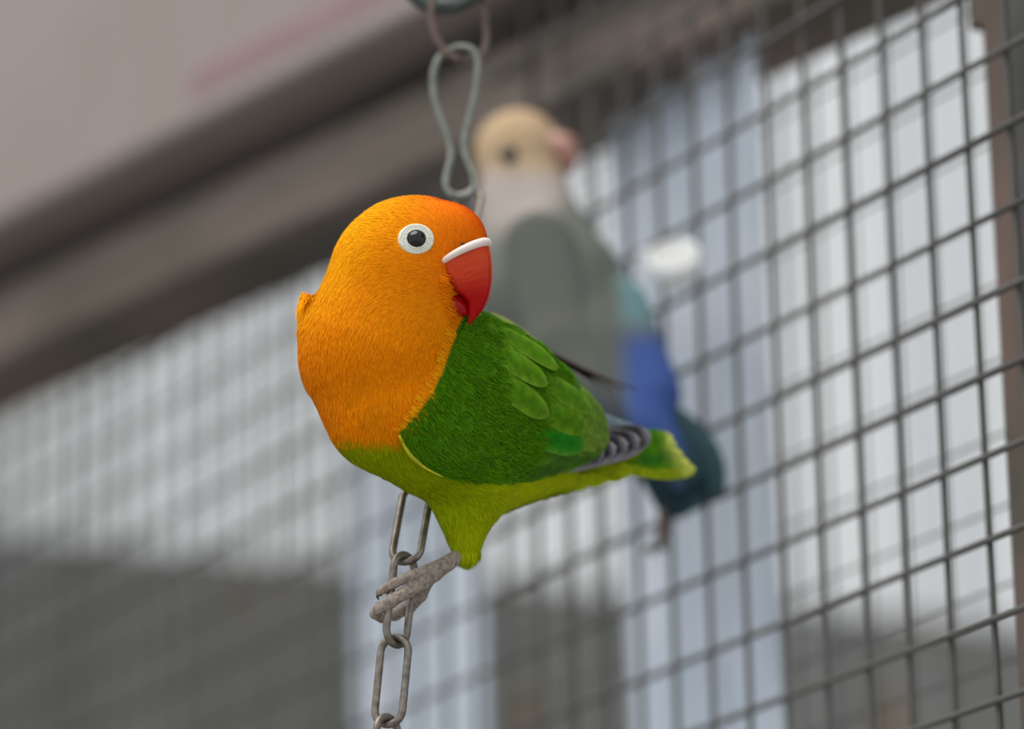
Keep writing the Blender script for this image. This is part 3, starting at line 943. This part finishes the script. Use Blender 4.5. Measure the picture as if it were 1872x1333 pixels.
foot = mesh_obj('foot', S1(V), Fs, M['foot'], root); foot['label'] = 'grey scaly foot gripping a chain link'
for pts in ([(696, 1085, -2), (690, 1090, -10), (692, 1097, -18)], [(700, 1131, -22), (710, 1132, -28), (718, 1126, -30)],
            [(708, 1128, -34), (698, 1130, -30), (692, 1124, -24)], [(724, 1089, -46), (714, 1092, -44), (708, 1098, -38)], ):
    A = catmull(pts, 7)
    V, Fs = tube(S1(A), np.linspace(5, 1, 7) * F_BIRD / FPX, sides=7)
    mesh_obj('claw', V, Fs, M['claw'], foot)

# ================================================================== hanging chain
K = F_BIRD / FPX


def chain_w(y):
    y = np.asarray(y, float)
    return np.where(y > 1030, CH0 - 6 + (y - 1030) * .31, np.where(y > 350, CH0 - 6 - (1030 - y) * .78, CH0 - 6 - 680 * .78 - (350 - y) * .31))


def link_path(p0, p1, width, twist, n=40):
    """stadium loop between inner ends p0 and p1 (world), rotated about its axis"""
    p0, p1 = np.asarray(p0, float), np.asarray(p1, float)
    ax = nrm(p1 - p0); L = np.linalg.norm(p1 - p0)
    side = np.cross(ax, FW); side = nrm(side); oth = np.cross(ax, side)
    sv = side * math.cos(twist) + oth * math.sin(twist)
    r = width / 2; c0 = p0 + ax * r; st = L - 2 * r; pts = []
    m = n // 4
    for i in range(m + 1):
        a = math.pi * i / m; pts.append(c0 - ax * r * math.sin(a) + sv * r * math.cos(a))
    for i in range(1, 5): pts.append(c0 - sv * r + ax * st * i / 5)
    for i in range(m + 1):
        a = math.pi * i / m; pts.append(c0 + ax * st + ax * r * math.sin(a) - sv * r * math.cos(a))
    for i in range(1, 5): pts.append(c0 + sv * r + ax * st * (5 - i) / 5)
    return np.array(pts)


# nodes where neighbouring links touch (pixel positions)
nodes = [(864, 366), (846, 470), (822, 600), (787, 745), (762, 880), (742, 1024), (722, 1172), (708, 1320), (700, 1466)]
nodes = [(860, 356), (830, 488), (808, 625), (785, 762), (764, 893), (741, 1022), (723, 1172), (709, 1318), (700, 1466)]
chain = empty('hanging_chain', S1((845, 0, float(chain_w(0)))), 'steel link chain with a pinched wire connector, held by the orange headed bird', 'chain')
WR = 7.2 * K
for k in range(len(nodes) - 1):
    (x0, y0), (x1, y1) = nodes[k], nodes[k + 1]
    a = S1((x0, y0, float(chain_w(y0)))); b = S1((x1, y1, float(chain_w(y1))))
    ax = nrm(b - a)
    tw = [0.55, -0.85, 0.6, -0.8, 0.35, -0.80, 0.38, -0.8][k]
    wdt = (46 + 8) * K
    pth = link_path(a - ax * WR * 0.95, b + ax * WR * 0.95, wdt, tw)
    V, Fs = tube(pth, WR, sides=12, closed=True)
    mesh_obj('link', V, Fs, M['steel'], chain)

# pinched wire connector above the bird's head
CN = [(835, 86), (858, 88), (872, 104), (873, 140), (866, 182), (855, 228), (849, 258), (851, 284), (862, 312), (867, 334), (860, 352), (842, 358), (824, 354), (815, 338), (818, 314),
      (825, 286), (822, 262), (813, 234), (802, 204), (793, 168), (793, 132), (806, 102)]
Q = catmull(CN + CN[:1], 120)[:-1]
wv = chain_w(Q[:, 1]) + 6 + np.where((Q[:, 0] > 838), 5, -5)
V, Fs = tube(S1(np.column_stack([Q, wv])), 7.0 * K, sides=10, closed=True)
mesh_obj('connector', V, Fs, M['zinc'], chain)['label'] = 'pinched grey wire connector'
# rusty link and dark ring at the top
UPL = [(845, 110), (872, 106), (888, 82), (888, 40), (882, 0), (866, -24), (838, -34), (808, -28), (792, -4), (790, 36), (800, 72), (820, 100)]
Q = catmull(UPL + UPL[:1], 80)[:-1]
wv = chain_w(Q[:, 1]) + np.where(Q[:, 0] > 840, -16, 14)
V, Fs = tube(S1(np.column_stack([Q, wv])), 7.5 * K, sides=10, closed=True)
mesh_obj('link', V, Fs, M['rust'], chain)['label'] = 'rusty brown link'
RG = [(812 + 78 * math.cos(a), -62 + 76 * math.sin(a), float(chain_w(-40)) + 18 * math.sin(a * 2)) for a in np.linspace(0, 2 * math.pi, 49)[:-1]]
V, Fs = tube(S1(np.array(RG)), 15 * K, sides=12, closed=True)
mesh_obj('ring', V, Fs, M['darkmetal'], chain)['label'] = 'thick dark ring'

# ================================================================== second bird on the mesh
D2 = 1.402; K2 = D2 / FPX; S2_ = bird_space(D2)


def S2(P):
    P = np.array(P, float)
    P[..., 2] += 0.30 * np.maximum(P[..., 0] - 950, 0)
    return S2_(P)



root2 = empty('lovebird', S2((1205, 1000, 170)), 'pale headed lovebird with grey body and blue rump clinging to the mesh', 'bird')
C2 = [((948, 276, -150), (948, 276, -150), 76, 76, .95), ((950, 290, -150), (962, 380, -110), 72, 78, .95), ((962, 380, -110), (1010, 540, -10), 84, 132, .85),
      ((1010, 540, -10), (1060, 650, 50), 130, 112, .85), ((1060, 650, 50), (1170, 780, 130), 106, 62, .9), ((1170, 780, 130), (1262, 880, 190), 60, 34, .9),
      ((1140, 560, 40), (1190, 720, 110), 46, 56, .9), ((1195, 860, 150), (1222, 945, 180), 30, 12, 1.0)]
f2 = lambda P: sdf_cones(P, C2, 30.0)


def plumage2(P):
    x, y, w = P[..., 0], P[..., 1], P[..., 2]
    c = mix(np.broadcast_to(lin(186, 160, 128), P.shape), lin(170, 160, 154), sstep(280, 345, y))
    d = x * .45 + y
    c = mix(c, lin(104, 108, 100), sstep(800, 880, d + 10 * np.sin(x * .05)))
    c = mix(c, lin(104, 136, 142), sstep(1110, 1160, x) * sstep(620, 560, y))
    c = mix(c, lin(66, 88, 146), sstep(1110, 1170, x) * sstep(580, 640, y))
    return mix(c, lin(38, 58, 64), sstep(770, 850, y) * sstep(1080, 1160, x))


V, Fs = surface_net(f2, (855, 190, -240), (1310, 970, 260), 6.5)
mesh_obj('body', S2(V), Fs, M['plumage'], root2, cols=plumage2(V))
for (x, y) in ((930, 283),):
    w = float(raycast(f2, x, y)[0]); e = np.array([x, y, w]); n2_ = gradient(f2, e[None])[0]
    V, Fs = revolve(e - n2_ * 4, n2_, [(17 * math.cos(a), 17 * math.sin(a)) for a in np.linspace(-.3, 1.5, 9)], seg=20)
    mesh_obj('eye', S2(V), Fs, M['eye'], root2)
    e = e * [1, 1, 1]; e2_ = np.array([x + 20, y, -2 * 150 - w])
    V, Fs = revolve(e2_ + n2_ * [0, 0, 4], n2_ * [1, 1, -1], [(17 * math.cos(a), 17 * math.sin(a)) for a in np.linspace(-.3, 1.5, 9)], seg=20)
    mesh_obj('eye', S2(V), Fs, M['eye'], root2)
A = np.array([(1000, 262, -130), (1030, 268, -118), (1042, 288, -113), (1036, 310, -115), (1030, 318, -116)], float)
V, Fs = tube(S2(catmull(A, 14)), np.interp(np.linspace(0, 1, 14), [0, .3, .7, 1], [26, 24, 13, 2]) * K2, sides=12)
M['beak2'] = material('pale_beak', lin(178, 132, 118), rough=.4)
mesh_obj('beak', V, Fs, M['beak2'], root2)


def feather2(A, width, col, name, parent, side=(1, .2, .2), normal=(0, -.2, 1)):
    V, Fs, uv = feather_mesh(A, width, side, normal, nx=10, ny=5, camber=.06, tip=.6, base=.55)
    return mesh_obj(name, S2(V), Fs, M['vane'], parent, cols=np.broadcast_to(np.asarray(col), V.shape))


wv2, wf2 = surface_net(lambda P: sdf_cones(P, [((985, 450, 70), (1030, 640, 130), 66, 62, .35), ((1030, 640, 130), (1140, 800, 190), 58, 26, .4)], 20.), (900, 360, 0), (1190, 850, 230), 6.5)
wing2 = mesh_obj('wing', S2(wv2), wf2, M['plumage'], root2, cols=mix(np.broadcast_to(lin(104, 106, 99), wv2.shape), lin(48, 58, 74), sstep(660, 800, wv2[:, 1])))
for k in range(6):
    feather2([(1050 + 12 * k, 690 + 6 * k, 150), (1130 + 12 * k, 790 + 8 * k, 195), (1200 + 10 * k, 868 + 6 * k, 226)], 44, mix(lin(34, 44, 62), lin(50, 66, 90), k / 6), 'primary_feather', wing2, side=(1, -.5, .1))
for k in range(6):
    feather2([(1160 + 14 * k, 790 - 8 * k, 150), (1220 + 14 * k, 860 - 8 * k, 190), (1248 + 14 * k, 948 - 9 * k, 215)], 46, mix(lin(28, 48, 54), lin(48, 74, 80), (k % 3) / 3), 'tail_feather', root2, side=(1, -.5, .1))
A = catmull([(1215, 930, 178), (1212, 965, 178), (1204, 1000, 168)], 8)
V, Fs = tube(S2(A), np.linspace(13, 9, 8) * K2, sides=8)
M['leg2'] = material('brown_leg', lin(108, 92, 84), rough=.7)
mesh_obj('leg', V, Fs, M['leg2'], root2)
for dx, dy in ((-26, 8), (-10, 16), (14, 6)):
    A = catmull([(1204, 998, 168), (1204 + dx * .6, 998 + dy * .3, 172), (1204 + dx, 998 + dy, 160)], 6)
    V, Fs = tube(S2(A), np.linspace(7, 4, 6) * K2, sides=7)
    mesh_obj('toe', V, Fs, M['leg2'], root2)

# glossy white round cup hooked on the mesh beside the second bird
M['white'] = material('white_glaze', lin(252, 252, 250), rough=.15)
S3 = bird_space(1.385)
croot = empty('white_cup', S3((1238, 540, 0)), 'small bright white round cup fixed to the mesh beside the blue rump', 'cup')
pr = [(2, -30), (30, -28), (40, -18), (45, 0), (47, 30), (44, 31), (41, 4), (34, -12), (2, -18)]
V, Fs = revolve(np.array([1236, 488, 0.]), nrm(np.array([-.15, -.80, .58])), pr, seg=28)
mesh_obj('bowl', S3(V), Fs, M['white'], croot)
a_ = np.linspace(0, 2 * math.pi, 33)[:-1]
hk = np.stack([1180 + 13 * np.cos(a_), 480 + 22 * np.sin(a_), -10 + 4 * np.cos(a_)], 1)
V, Fs = tube(S3(hk), 4 * 1.385 / FPX, sides=8, closed=True)
mesh_obj('hook', V, Fs, M['white'], croot)
